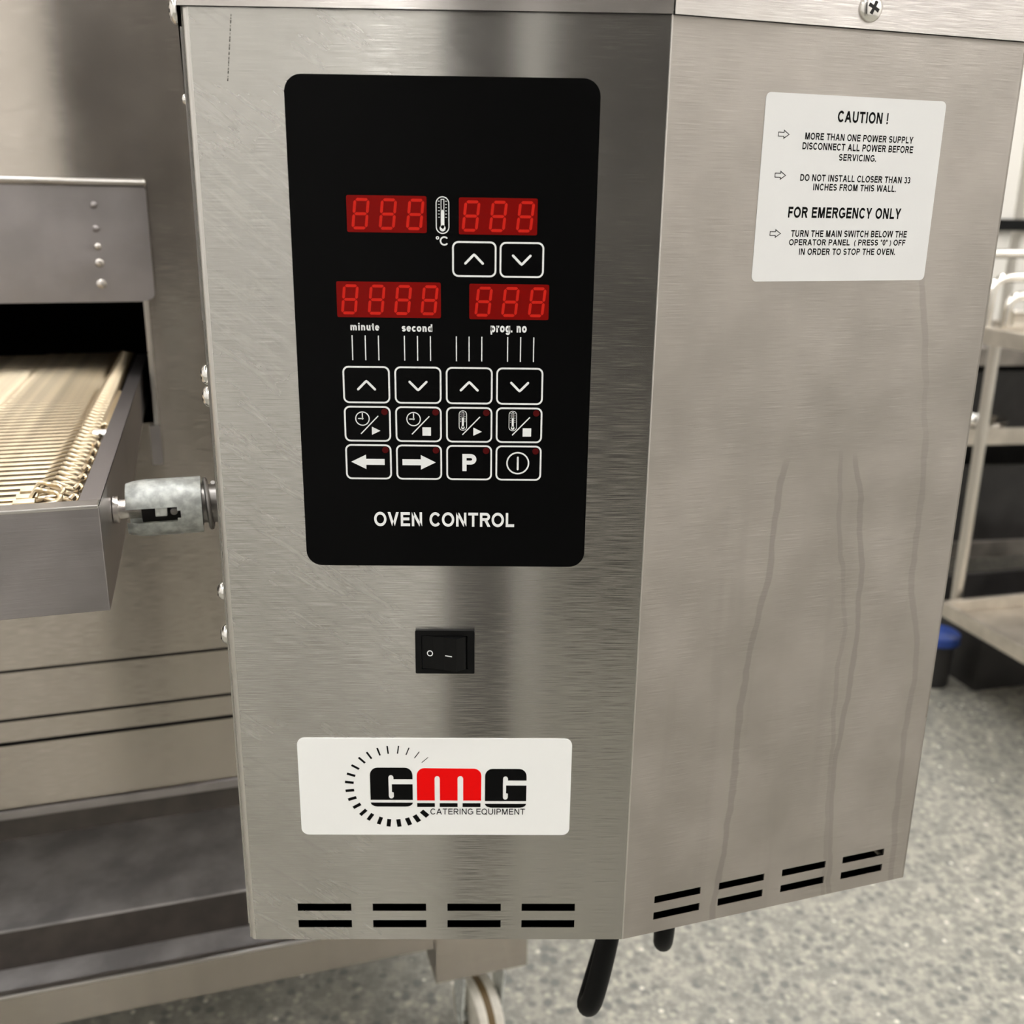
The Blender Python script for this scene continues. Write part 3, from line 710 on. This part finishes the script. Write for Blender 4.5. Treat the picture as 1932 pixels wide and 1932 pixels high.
text('brand_caption', 'CATERING EQUIPMENT', (a_[0], a_[1], b_[0], b_[1]), -0.6, 'ink', bp_, FF, 0.15, 0.13, 0.5)

# ---- caution label
cl = plate('caution_label', [rrect(51.5, 30.2, 155.9, 118.8, 2.6, 5)], -0.25, 0, 'label', cb, FR)
cl['label'] = 'white caution label with black lettering'
for body, bx, bo in (('CAUTION !', (92.4, 36.9, 121.9, 42.3), 0.215),
        ('MORE THAN ONE POWER SUPPLY', (74.9, 47.6, 138.4, 50.9), 0.205), ('DISCONNECT ALL POWER BEFORE', (73.9, 52.1, 139.0, 55.5), 0.205), ('SERVICING.', (95.4, 56.9, 117.4, 60.2), 0.205),
        ('DO NOT INSTALL CLOSER THAN 33', (74.3, 66.9, 139.6, 70.2), 0.205), ('INCHES FROM THIS WALL.', (82.2, 71.2, 131.5, 74.5), 0.205),
        ('FOR EMERGENCY ONLY', (69.2, 82.4, 136.3, 87.8), 0.215),
        ('TURN THE MAIN SWITCH BELOW THE', (71.9, 93.6, 141.5, 97.0), 0.205), ('OPERATOR PANEL  ( PRESS "0" ) OFF', (71.2, 98.0, 141.2, 101.6), 0.205), ('IN ORDER TO STOP THE OVEN.', (77.5, 102.5, 135.6, 105.8), 0.205)):
    text('caution_line', body, bx, -0.29, 'ink', cl, FR, bo)
for z in (48.9, 67.8, 95.4):
    o_ = [(59.7, z-1.1), (62.8, z-1.1), (62.8, z-2.2), (66.1, z), (62.8, z+2.2), (62.8, z+1.1), (59.7, z+1.1)]
    i_ = [(60.05, z-0.75), (63.15, z-0.75), (63.15, z-1.45), (65.5, z), (63.15, z+1.45), (63.15, z+0.75), (60.05, z+0.75)]
    plate('outline_arrow', [o_, i_], -0.3, -0.25, 'ink', cl, FR)

# ------------------------------------------------------------------ cables under the box
def cable(label, pts, r):
    bm = bmesh.new()
    P = []
    for i in range(len(pts)-1):
        p0 = Vector(pts[max(0, i-1)]); p1 = Vector(pts[i]); p2 = Vector(pts[i+1]); p3 = Vector(pts[min(len(pts)-1, i+2)])
        for k in range(8):
            t = k/8; P.append(0.5*((2*p1)+(-p0+p2)*t+(2*p0-5*p1+4*p2-p3)*t*t+(-p0+3*p1-3*p2+p3)*t**3))
    P.append(Vector(pts[-1])); add_tube(bm, P, r, 16)
    return tag(auto_smooth(finish('power_cable', bm, 'rubber'), 60), label, 'cable', 'cables hanging under the control box')
zb = TOP-H*MM
cable('long black rubber cable hanging under the control box corner', [(0.2230, 0.040, zb+0.0), (0.2215, 0.039, zb-0.012), (0.2160, 0.038, zb-0.050), (0.2105, 0.040, zb-0.082), (0.2085, 0.050, zb-0.094), (0.2135, 0.063, zb-0.088), (0.2265, 0.080, zb-0.05), (0.234, 0.092, zb-0.012), (0.235, 0.094, zb)], 0.0070)
cable('short black cable loop peeking out below the vented side panel', [(0.262, 0.066, zb), (0.262, 0.066, zb-0.012), (0.2615, 0.068, zb-0.050), (0.2625, 0.078, zb-0.067), (0.265, 0.089, zb-0.055), (0.268, 0.096, zb-0.012), (0.268, 0.097, zb)], 0.0065)

# ------------------------------------------------------------------ conveyor tray and belt (oven frame)
VO = 500.0                                    # oven end face distance
ct = thing('conveyor', 'grey steel conveyor tray with wire mesh belt running into the oven', 'conveyor', FO @ Matrix.Translation((-0.3, 0.1, -0.304)))
TU = -62.0; TF = 45.0; ZT = 243.0; ZB = 304.0
bm = bmesh.new(); add_box(bm, -600, TU, TF, TF+1.5, -ZB, -ZT, 0.6); finish('front_plate', bm, 'tray', ct, FO, recenter=False)
box('front_rim', -600, TU-0.4, TF-0.6, TF+12, -ZT-1.2, -ZT+0.9, 'fold', ct, FO, 0.6)
bm = bmesh.new()
q = [bm.verts.new((TU*MM, v_*MM, -z*MM)) for v_, z in ((TF+1.6, ZT), (TF+1.6, ZB), (170, 302), (VO-20, 280), (VO+160, 280), (VO+160, ZT))]
f = bm.faces.new(q); e = bmesh.ops.extrude_face_region(bm, geom=[f])
bmesh.ops.translate(bm, verts=[g for g in e['geom'] if isinstance(g, bmesh.types.BMVert)], vec=(-1.5*MM, 0, 0))
finish('side_plate', bm, 'tray', ct, FO, recenter=False)
box('side_rim', TU-12, TU, TF+2, VO+160, -ZT-1.2, -ZT, 'rim', ct, FO, 0.4)
box('tray_floor', -600, TU-2, TF+2, VO+160, -ZB+18, -ZB+20, 'darkpan', ct, FO)
bm = bmesh.new()
PITCH = 12.2; NW = 52
pts = [(-600, 0, 0), (-171, 0, 0), (-166, 3, 0.4), (-164, 4.2, 0.4), (-160, 5, 0), (-101, 5, 0), (-97, 8, 0.3), (-95, 10.5, 0.3), (-91, 11.5, 0), (-83, 11.5, -0.5), (-79.5, 9.0, -1.0), (-78.8, 5.0, -1.4), (-81, 1.0, -1.4), (-86, 0.5, 1.4), (-90, 2.6, 2.6), (-92, 5.5, 2.2)]
add_tube(bm, [(x*MM, y*MM, z*MM) for x, y, z in pts], 1.45*MM, 7)
w0 = auto_smooth(finish('belt_wire', bm, 'wire', ct, FO @ Matrix.Translation((0, (TF+22)*MM, -(ZT+3.6)*MM))), 50)
base = WM[w0.name].copy()
for i in range(1, NW):
    place('belt_wire', w0.data, FO @ Matrix.Translation((0, PITCH*i*MM, 0)) @ FO.inverted() @ base, ct)
# hexagonal end sleeves and closing hooks of the belt joint near the tray front
for v_ in (TF+22+1, TF+22+PITCH*1.0, TF+22+PITCH*2.2):
    bm = bmesh.new(); lathe(bm, [(0, 0), (3.2*MM, 0), (3.2*MM, 11*MM), (0, 11*MM)], Matrix.Translation((-108*MM, v_*MM, -(ZT+2.6)*MM)) @ Matrix.Rotation(PI/2, 4, 'Y'), 6)
    finish('belt_sleeve', bm, 'wire', ct, FO)
for v_ in (TF+24, TF+24+PITCH*1.25):
    P = fillet([(-100, v_+6, -ZT-1), (-97, v_+7, -ZT+4), (-92, v_+4, -ZT+3), (-86, v_+5, -ZT+1.5), (-83.5, v_-1, -ZT), (-86, v_-5, -ZT-2), (-100, v_-5.5, -ZT-3), (-130, v_-5.5, -ZT-3)], 3)
    tube('belt_hook', [p*MM for p in P], 1.5*MM, 'wirelink', ct, FO, 8)
# drive shaft collar and edge spring beside the belt
tube('shaft_collar', [(-84*MM, 0.262, -0.2505), (-73.5*MM, 0.262, -0.2505)], 6*MM, 'bright', ct, FO, 16)
H_ = [(-0.0770+0.0032*math.cos(t*2*PI), 0.275+t*0.0036, -0.2470+0.0032*math.sin(t*2*PI)) for t in [i/8 for i in range(8*42+1)]]
tube('edge_spring', H_, 1.1*MM, 'wirelink', ct, FO, 6)
H_ = [(-0.0740+0.0020*math.cos(t*2*PI), 0.275+t*0.0036, -0.2480+0.0020*math.sin(t*2*PI)) for t in [i/8 for i in range(8*40+1)]]
tube('edge_spring', H_, 0.9*MM, 'wirelink', ct, FO, 6)
for i in range(7):
    v_ = TF+30+i*PITCH*1.9
    P = fillet([(-80, v_, -ZT-3), (-77.5, v_+3, -ZT-1), (-75.2, v_+1, -ZT-3), (-76, v_-4, -ZT-4)], 2)
    tube('belt_link', [p*MM for p in P], 1.2*MM, 'wirelink', ct, FO, 6)

# ------------------------------------------------------------------ drive coupling between tray and box
VC, ZC = 0.1155, -0.2655
dc = thing('drive_coupling', 'galvanised slotted drive coupling with spring between tray and control box', 'coupling', FO @ Matrix.Translation((-0.03, VC, ZC)))
AX = Matrix.Translation((0, VC, ZC)) @ Matrix.Rotation(PI/2, 4, 'Y')
def uax(name, prof, mat, n=32):
    bm = bmesh.new(); lathe(bm, [(r*MM, h*MM) for r, h in prof], AX, n)
    return auto_smooth(finish(name, bm, mat, dc, FO), 40)
uax('drive_shaft', [(0, -61.5), (8.5, -61.5), (8.5, -58.5), (6.2, -58.5), (6.2, -30), (0, -30)], 'shaft')
# sleeve with an open-ended slot facing the camera
bm = bmesh.new(); n = 48
axs = [-53.5, -51.5, -47, -42, -27.5, -24.0, -22.0, -9.5]
rad = [15.6, 16.2, 17.2, 17.6, 17.6, 17.6, 17.6, 17.6]
def inslot(k, j):
    a = (k+0.5)/n*360
    d = abs((a-180.0+180) % 360-180)       # slot direction
    lim = 14 if j < 5 else (9 if j == 5 else -1)
    return d < lim
grid = []
for h, r in zip(axs, rad):
    grid.append([])
    for k in range(n):
        t = 2*PI*k/n+SLOT if False else 2*PI*k/n
        # angle 180 deg faces the camera side and a little upwards
        ang = t+math.radians(0)
        y = r*math.cos(ang); z = r*math.sin(ang)
        ca, sa = math.cos(math.radians(2)), math.sin(math.radians(2))
        grid[-1].append(bm.verts.new((h*MM, VC+(y*ca-z*sa)*MM, ZC+(y*sa+z*ca)*MM)))
for j in range(len(axs)-1):
    for k in range(n):
        if inslot(k, j): continue
        bm.faces.new((grid[j][k], grid[j][(k+1) % n], grid[j+1][(k+1) % n], grid[j+1][k]))
geom = bmesh.ops.solidify(bm, geom=bm.faces[:], thickness=3.6*MM)
sl = auto_smooth(finish('sleeve', bm, 'zinc', dc, FO), 40)
uax('sleeve_core', [(0, -45), (9.0, -45), (9.0, -9.6), (13.5, -9.6), (13.5, -9.2), (0, -9.2)], 'gap')
box('drive_pin', -37, -30, (VC*1000)-13.2, VC*1000-6, ZC*1000-2.6, ZC*1000+2.6, 'zinc', dc, FO, 0.5)
bm = bmesh.new(); lathe(bm, [(0, 0), (2.2*MM, 0), (2.2*MM, 4*MM), (0, 4.4*MM)], Matrix.Translation((-26.0*MM, VC-0.009, ZC)) @ Matrix.Rotation(PI/2, 4, 'X'), 16)
finish('set_screw', bm, 'darkmetal', dc, FO)
H_ = [((-8.0+t*5.2)*MM, VC+15.2*MM*math.cos(t*2*PI), ZC+15.2*MM*math.sin(t*2*PI)) for t in [i/24 for i in range(int(24*1.15)+1)]]
tube('coil_spring', H_, 1.5*MM, 'darkmetal', dc, FO, 8)
uax('spring_core', [(0, -9.6), (12.0, -9.6), (12.0, -0.3), (0, -0.3)], 'darkmetal')

# ------------------------------------------------------------------ oven
ov = thing('conveyor_oven', 'stainless steel conveyor oven with dark tunnel opening behind the control box', 'oven', FO @ Matrix.Translation((-0.3, 0.9, -0.70)))
OE = (-49.5, 172.0, 289.0)                    # opening right edge, top, bottom
UL, UR = -760.0, 345.0
plate('end_panel', [rect(UL, -240, UR, 534), rect(UL+30, OE[1]-60, OE[0], OE[2])], VO, VO+2, 'oven', ov, FO, recenter=False)
box('opening_flange', OE[0]-4, OE[0]+0.5, VO-2.5, VO+18, -OE[2]-4, -OE[1]+2, 'fold', ov, FO, 0.8)
# tunnel
bm = bmesh.new()
x0, x1, y0, y1, z0, z1 = (UL+30)*MM, (OE[0]+3)*MM, (VO+2.2)*MM, (VO+760)*MM, -(OE[2]+30)*MM, -(OE[1]-62)*MM
vs = [bm.verts.new(p) for p in ((x0, y0, z0), (x1, y0, z0), (x1, y0, z1), (x0, y0, z1), (x0, y1, z0), (x1, y1, z0), (x1, y1, z1), (x0, y1, z1))]
for ids in ((0, 1, 5, 4), (1, 2, 6, 5), (2, 3, 7, 6), (3, 0, 4, 7), (4, 5, 6, 7)): bm.faces.new([vs[i] for i in ids])
finish('tunnel', bm, 'near_black', ov, FO)
# ledge and shutter plate above the opening
bm = bmesh.new(); add_box(bm, UL, -42, VO-9, VO, -69.0, -63.0, 2.6); auto_smooth(finish('hood_ledge', bm, 'fold', ov, FO), 50)
sh = plate('shutter_plate', [[(UL, 70), (-43.5, 70)]+[(-43.5+1, 72)]+[(-42.5, 162)]+arc(-48.5, 165, 6, 6, 0, 90, 5)+[(-55, 172.3), (UL, 174)]], VO-5, VO-3, 'tray', ov, FO, recenter=False)
for zd, r, dark in ((86, 3.2, 1), (106.5, 3.2, 1), (122.5, 3.4, 0), (137, 4.2, 0), (156, 4.4, 0)):
    bm = bmesh.new(); lathe(bm, [(r*MM, 0), (r*MM, 0.8*MM), (r*0.6*MM, 1.8*MM), (0, 2.1*MM)], Matrix.Translation((-88*MM, (VO-5)*MM, -zd*MM)) @ Matrix.Rotation(PI/2, 4, 'X'), 18)
    auto_smooth(finish('rivet', bm, 'tray' if dark else 'shaft', sh, FO), 60)
# stacked lower panels with shadow gaps
for a, b, dy in ((537.5, 588, 1.0), (592, 614.5, 2.0), (618, 690, 0.0)):
    plate('lower_panel', [rect(UL, a, UR, b)], VO+dy, VO+dy+2, 'oven', ov, FO, recenter=False)
box('panel_backing', UL, UR, VO+5, VO+9, -690, -530, 'gap', ov, FO)
box('bottom_hem', UL, UR, VO-3, VO+14, -702, -691, 'tray', ov, FO, 1.5)
box('oven_body', UL, UR, VO+10, VO+15, 62, 240, 'oven', ov, FO)
box('oven_floor', UL, UR, VO+14, VO+1150, -700, -694, 'side', ov, FO)
box('oven_side', UR-3, UR, VO+2.2, VO+1150, -690, 240, 'oven', ov, FO)
box('oven_roof', UL, UR, VO+2.2, VO+1150, 236, 240, 'oven', ov, FO)
for zd in (0,):
    bm = bmesh.new(); lathe(bm, [(2.6*MM, 0), (2.6*MM, 1*MM), (0, 2.4*MM)], Matrix.Translation((-55*MM, VO*MM, -304*MM)) @ Matrix.Rotation(PI/2, 4, 'X'), 14)
    finish('rivet', bm, 'bright', ov, FO)
plate('opening_bracket', [rect(-58, 291, -48.5, 330)], VO-4, VO, 'tray', ov, FO)

# ------------------------------------------------------------------ stand
st = thing('oven_stand', 'stainless oven stand with low shelf, plate leg and white caster', 'stand', FO @ Matrix.Translation((-0.2, 0.9, -TOP)))
box('upper_rail', UL, UR, VO+22, VO+62, -742, -703, 'brown', st, FO, 2)
box('shelf_flange', UL, 219, VO, VO+1.5, -972, -919.5, 'oven', st, FO, 0.5, recenter=False)
box('shelf_lip', UL, 219, VO-6, VO+4, -921.5, -917, 'fold', st, FO, 1.6)
box('shelf_plate', UL, 219, VO+1.6, VO+60, -925, -922, 'shelf', st, FO, recenter=False)
box('shelf_riser', UL, 219, VO+44, VO+46, -922, -873, 'brown', st, FO)
box('raised_shelf', UL, UR, VO+44, VO+900, -873, -870, 'shelf', st, FO, recenter=False)
box('rear_leg', UL, UL+40, VO+860, VO+900, -1160, -703, 'oven', st, FO)
box('rear_leg', UR-40, UR, VO+860, VO+900, -1160, -703, 'oven', st, FO)
lg = box('leg', 220, 340, VO-6, VO-4, -1020.5, -703, 'oven', st, FO, 0.5, recenter=False)
box('leg_web', 338, 340, VO-4, VO+50, -1020.5, -703, 'oven', lg, FO)
box('leg_web', 220, 222, VO-4, VO+50, -1020.5, -703, 'oven', lg, FO)
# caster
cs = box('caster', 252, 322, VO+5, VO+48, -1024, -1020, 'zinc', st, FO, 0.5)
cu, cv, cr = 283.0, VO+22, 52.0
bm = bmesh.new()
prof = [(0.014, -0.019), (0.044, -0.019), (0.050, -0.016), (0.052, -0.008), (0.0505, -0.004), (0.0505, 0.004), (0.052, 0.008), (0.050, 0.016), (0.044, 0.019), (0.014, 0.019)]
lathe(bm, prof+[prof[0]], Matrix.Translation((cu*MM, cv*MM, -TOP+cr*MM)) @ Matrix.Rotation(math.radians(8), 4, 'Z') @ Matrix.Rotation(PI/2, 4, 'Y'), 40)
auto_smooth(finish('wheel', bm, 'nylon', cs, FO), 40)
bm = bmesh.new(); lathe(bm, [(0.0508, -0.0052), (0.0514, 0), (0.0508, 0.0052), (0.0504, 0.0052), (0.0504, -0.0052), (0.0508, -0.0052)], Matrix.Translation((cu*MM, cv*MM, -TOP+cr*MM)) @ Matrix.Rotation(math.radians(8), 4, 'Z') @ Matrix.Rotation(PI/2, 4, 'Y'), 40)
finish('wheel_groove', bm, 'rust', cs, FO)
for s in (-1, 1):
    bm = bmesh.new()
    p = [(-30, -1024), (30, -1024), (26, -1060), (14, -1116), (-6, -1122), (-18, -1100)]
    x = cu+s*25
    q = [bm.verts.new((x*MM, (cv+a)*MM, z*MM)) for a, z in p]; f = bm.faces.new(q)
    e = bmesh.ops.extrude_face_region(bm, geom=[f]); bmesh.ops.translate(bm, verts=[g for g in e['geom'] if isinstance(g, bmesh.types.BMVert)], vec=(s*2.5*MM, 0, 0))
    finish('fork_plate', bm, 'zinc', cs, FO)
tube('axle', [((cu-29)*MM, cv*MM, -TOP+cr*MM), ((cu+29)*MM, cv*MM, -TOP+cr*MM)], 6*MM, 'zinc', cs, FO, 10)

# ------------------------------------------------------------------ trolleys in the background
def trolley_frame(x, y, a): 
    m = Matrix.Rotation(math.radians(a), 4, 'Z'); m.translation = Vector((x, y, 0)); return m
def tray_mesh(name, x0, x1, y0, y1, z, rim, mat, parent, fr):
    """pressed tray: floor sheet with an upstanding rim that has a folded top"""
    bm = bmesh.new()
    add_box(bm, x0, x1, y0, y1, z, z+1.5)
    for a in ((x0, x1, y0, y0+3), (x0, x1, y1-3, y1), (x0, x0+3, y0+3, y1-3), (x1-3, x1, y0+3, y1-3)): add_box(bm, *a, z+1.5, z+rim, 0.6)
    for a in ((x0, x1, y0, y0+12), (x0, x1, y1-12, y1), (x0, x0+12, y0+12, y1-12), (x1-12, x1, y0+12, y1-12)): add_box(bm, *a, z+rim, z+rim+2, 0.6)
    return finish(name, bm, mat, parent, fr)
T1 = trolley_frame(1.19, 1.62, 13.5)
tr = thing('serving_trolley', 'two-tier steel trolley with tube posts and curved guard rails', 'trolley', T1 @ Matrix.Translation((0.4, -0.25, 0)))
tray_mesh('tray', -4, 800, -520, 22, 188, 32, 'pan', tr, T1)
tray_mesh('tray', -4, 800, -520, 22, 815, 32, 'pan', tr, T1)
for x, y in ((66, 55), (740, 55)):
    tube('post', [(x*MM, y*MM, 0.205), (x*MM, y*MM, 0.86)], 12.5*MM, 'tube', tr, T1, 16)
for x, y in ((740, -545), (66, -545)):
    tube('post', [(x*MM, y*MM, 0.12), (x*MM, y*MM, 0.86)], 12.5*MM, 'tube', tr, T1, 16)
for x, y, z in ((-0.012, 0.10, 0.998), (0.006, 0.02, 0.953), (0.045, 0.01, 0.915)):
    P = fillet([(x, y, 0.848), (x, y, z), (0.76, y, z), (0.76, y, 0.848)], 0.045, 8)
    tube('guard_rail', P, 10*MM, 'chrome', tr, T1, 14)
box('rail_plate', 60, 700, 4, 16, 850, 885, 'chrome', tr, T1, 3)
for x, y in ((740, 30), (740, -480), (66, -480)):
    bm = bmesh.new(); lathe(bm, [(0.0, -0.014), (0.045, -0.014), (0.05, 0), (0.045, 0.014), (0, 0.014)], Matrix.Translation((x*MM, y*MM, 0.0505)) @ Matrix.Rotation(PI/2, 4, 'Y'), 24)
    auto_smooth(finish('caster_wheel', bm, 'rubber', tr, T1), 40)
    tube('caster_stem', [(x*MM, y*MM, 0.09), (x*MM, y*MM, 0.19)], 8*MM, 'tube', tr, T1, 10)
T2 = trolley_frame(1.36, 2.16, 8.0)
t2 = thing('clearing_trolley', 'dull steel three-tier trolley standing behind the tube-post trolley', 'trolley', T2 @ Matrix.Translation((0.4, 0.25, 0)))
for z in (140, 470, 690): tray_mesh('tray', 0, 900, 0, 520, z, 45, 'darkpan' if z != 470 else 'pan', t2, T2)
for x, y in ((10, 10), (890, 10), (10, 510), (890, 510)): tube('post', [(x*MM, y*MM, 0.10), (x*MM, y*MM, 0.9)], 12*MM, 'tube', t2, T2, 12)
for x, y in ((10, 10), (890, 10), (10, 510), (890, 510)):
    bm = bmesh.new(); lathe(bm, [(0.0, -0.014), (0.045, -0.014), (0.05, 0), (0.045, 0.014), (0, 0.014)], Matrix.Translation((x*MM, y*MM, 0.0505)) @ Matrix.Rotation(PI/2, 4, 'Y'), 20)
    auto_smooth(finish('caster_wheel', bm, 'rubber', t2, T2), 40)
def crate(name, label, fr, x0, x1, y0, y1, z0, z1, mat, cat):
    t = 6; bm = bmesh.new()
    add_box(bm, x0, x1, y0, y1, z0, z0+t)
    for a in ((x0, x1, y0, y0+t), (x0, x1, y1-t, y1), (x0, x0+t, y0+t, y1-t), (x1-t, x1, y0+t, y1-t)): add_box(bm, *a, z0+t, z1)
    for a in ((x0-8, x1+8, y0-8, y0), (x0-8, x1+8, y1, y1+8), (x0-8, x0, y0, y1), (x1, x1+8, y0, y1)): add_box(bm, *a, z1-14, z1)
    return tag(finish(name, bm, mat, None, fr), label, cat)
crate('storage_crate', 'dark plastic crate on the middle tray of the rear trolley', T2, 40, 860, 210, 480, 472, 640, 'darkbox', 'crate')
crate('storage_crate', 'dark plastic crate on the lowest tray of the rear trolley', T2, 120, 860, 120, 480, 142, 380, 'darkbox', 'crate')
bm = bmesh.new()
k = 0.62
lathe(bm, [(r*k, h*k) for r, h in [(0, 0), (0.05, 0), (0.085, 0.03), (0.105, 0.075), (0.112, 0.077), (0.112, 0.079), (0.104, 0.079), (0.083, 0.034), (0.05, 0.003), (0, 0.003)]], Matrix.Translation((0.205, 0.115, 0.4717)), 36)
o = auto_smooth(finish('steel_bowl', bm, 'bowl', None, T2), 50); tag(o, 'polished steel bowl on the middle tray of the rear trolley', 'bowl')
# blue tub low behind the control box
bm = bmesh.new()
lathe(bm, [(0, 0), (0.038, 0), (0.043, 0.10), (0.045, 0.118), (0.041, 0.118), (0.039, 0.10), (0.035, 0.004), (0, 0.004)], Matrix.Translation((1.20, 1.672, 0.0)), 36)
o = auto_smooth(finish('plastic_tub', bm, 'darkbox'), 50); tag(o, 'small dark tub with blue lid on the floor beside the trolley', 'tub')
bm = bmesh.new()
lathe(bm, [(0, 0.132), (0.046, 0.132), (0.052, 0.128), (0.052, 0.110), (0.0475, 0.110), (0.0475, 0.1185), (0, 0.1185)], Matrix.Translation((1.20, 1.672, 0.0)), 36)
auto_smooth(finish('lid', bm, 'blue', o), 50)
# white rack upright with a black rail
FRK = trolley_frame(1.95, 3.1, 10)
rk = thing('storage_rack', 'white upright rack with black rail standing behind the trolleys', 'rack', FRK @ Matrix.Translation((0.5, 0.2, 0)))
for x in (-60, 40, 1000): box('upright', x, x+60, 0, 60, 0, 2000, 'whitepost', rk, FRK, 4)
for z in (300, 1030): box('rail', -90, 1100, -30, -2, z, z+40, 'plastic', rk, FRK, 4)
for z in (620, 920, 1500): box('shelf', -60, 1060, 62, 420, z, z+25, 'whitepost', rk, FRK, 3)
crate('storage_crate', 'black box for dark clutter and floor shade below the tube-post trolley', T1, 90, 700, -20, 330, 0, 150, 'darkbox', 'crate')  # set forward to darken the floor where shade falls under the trolley
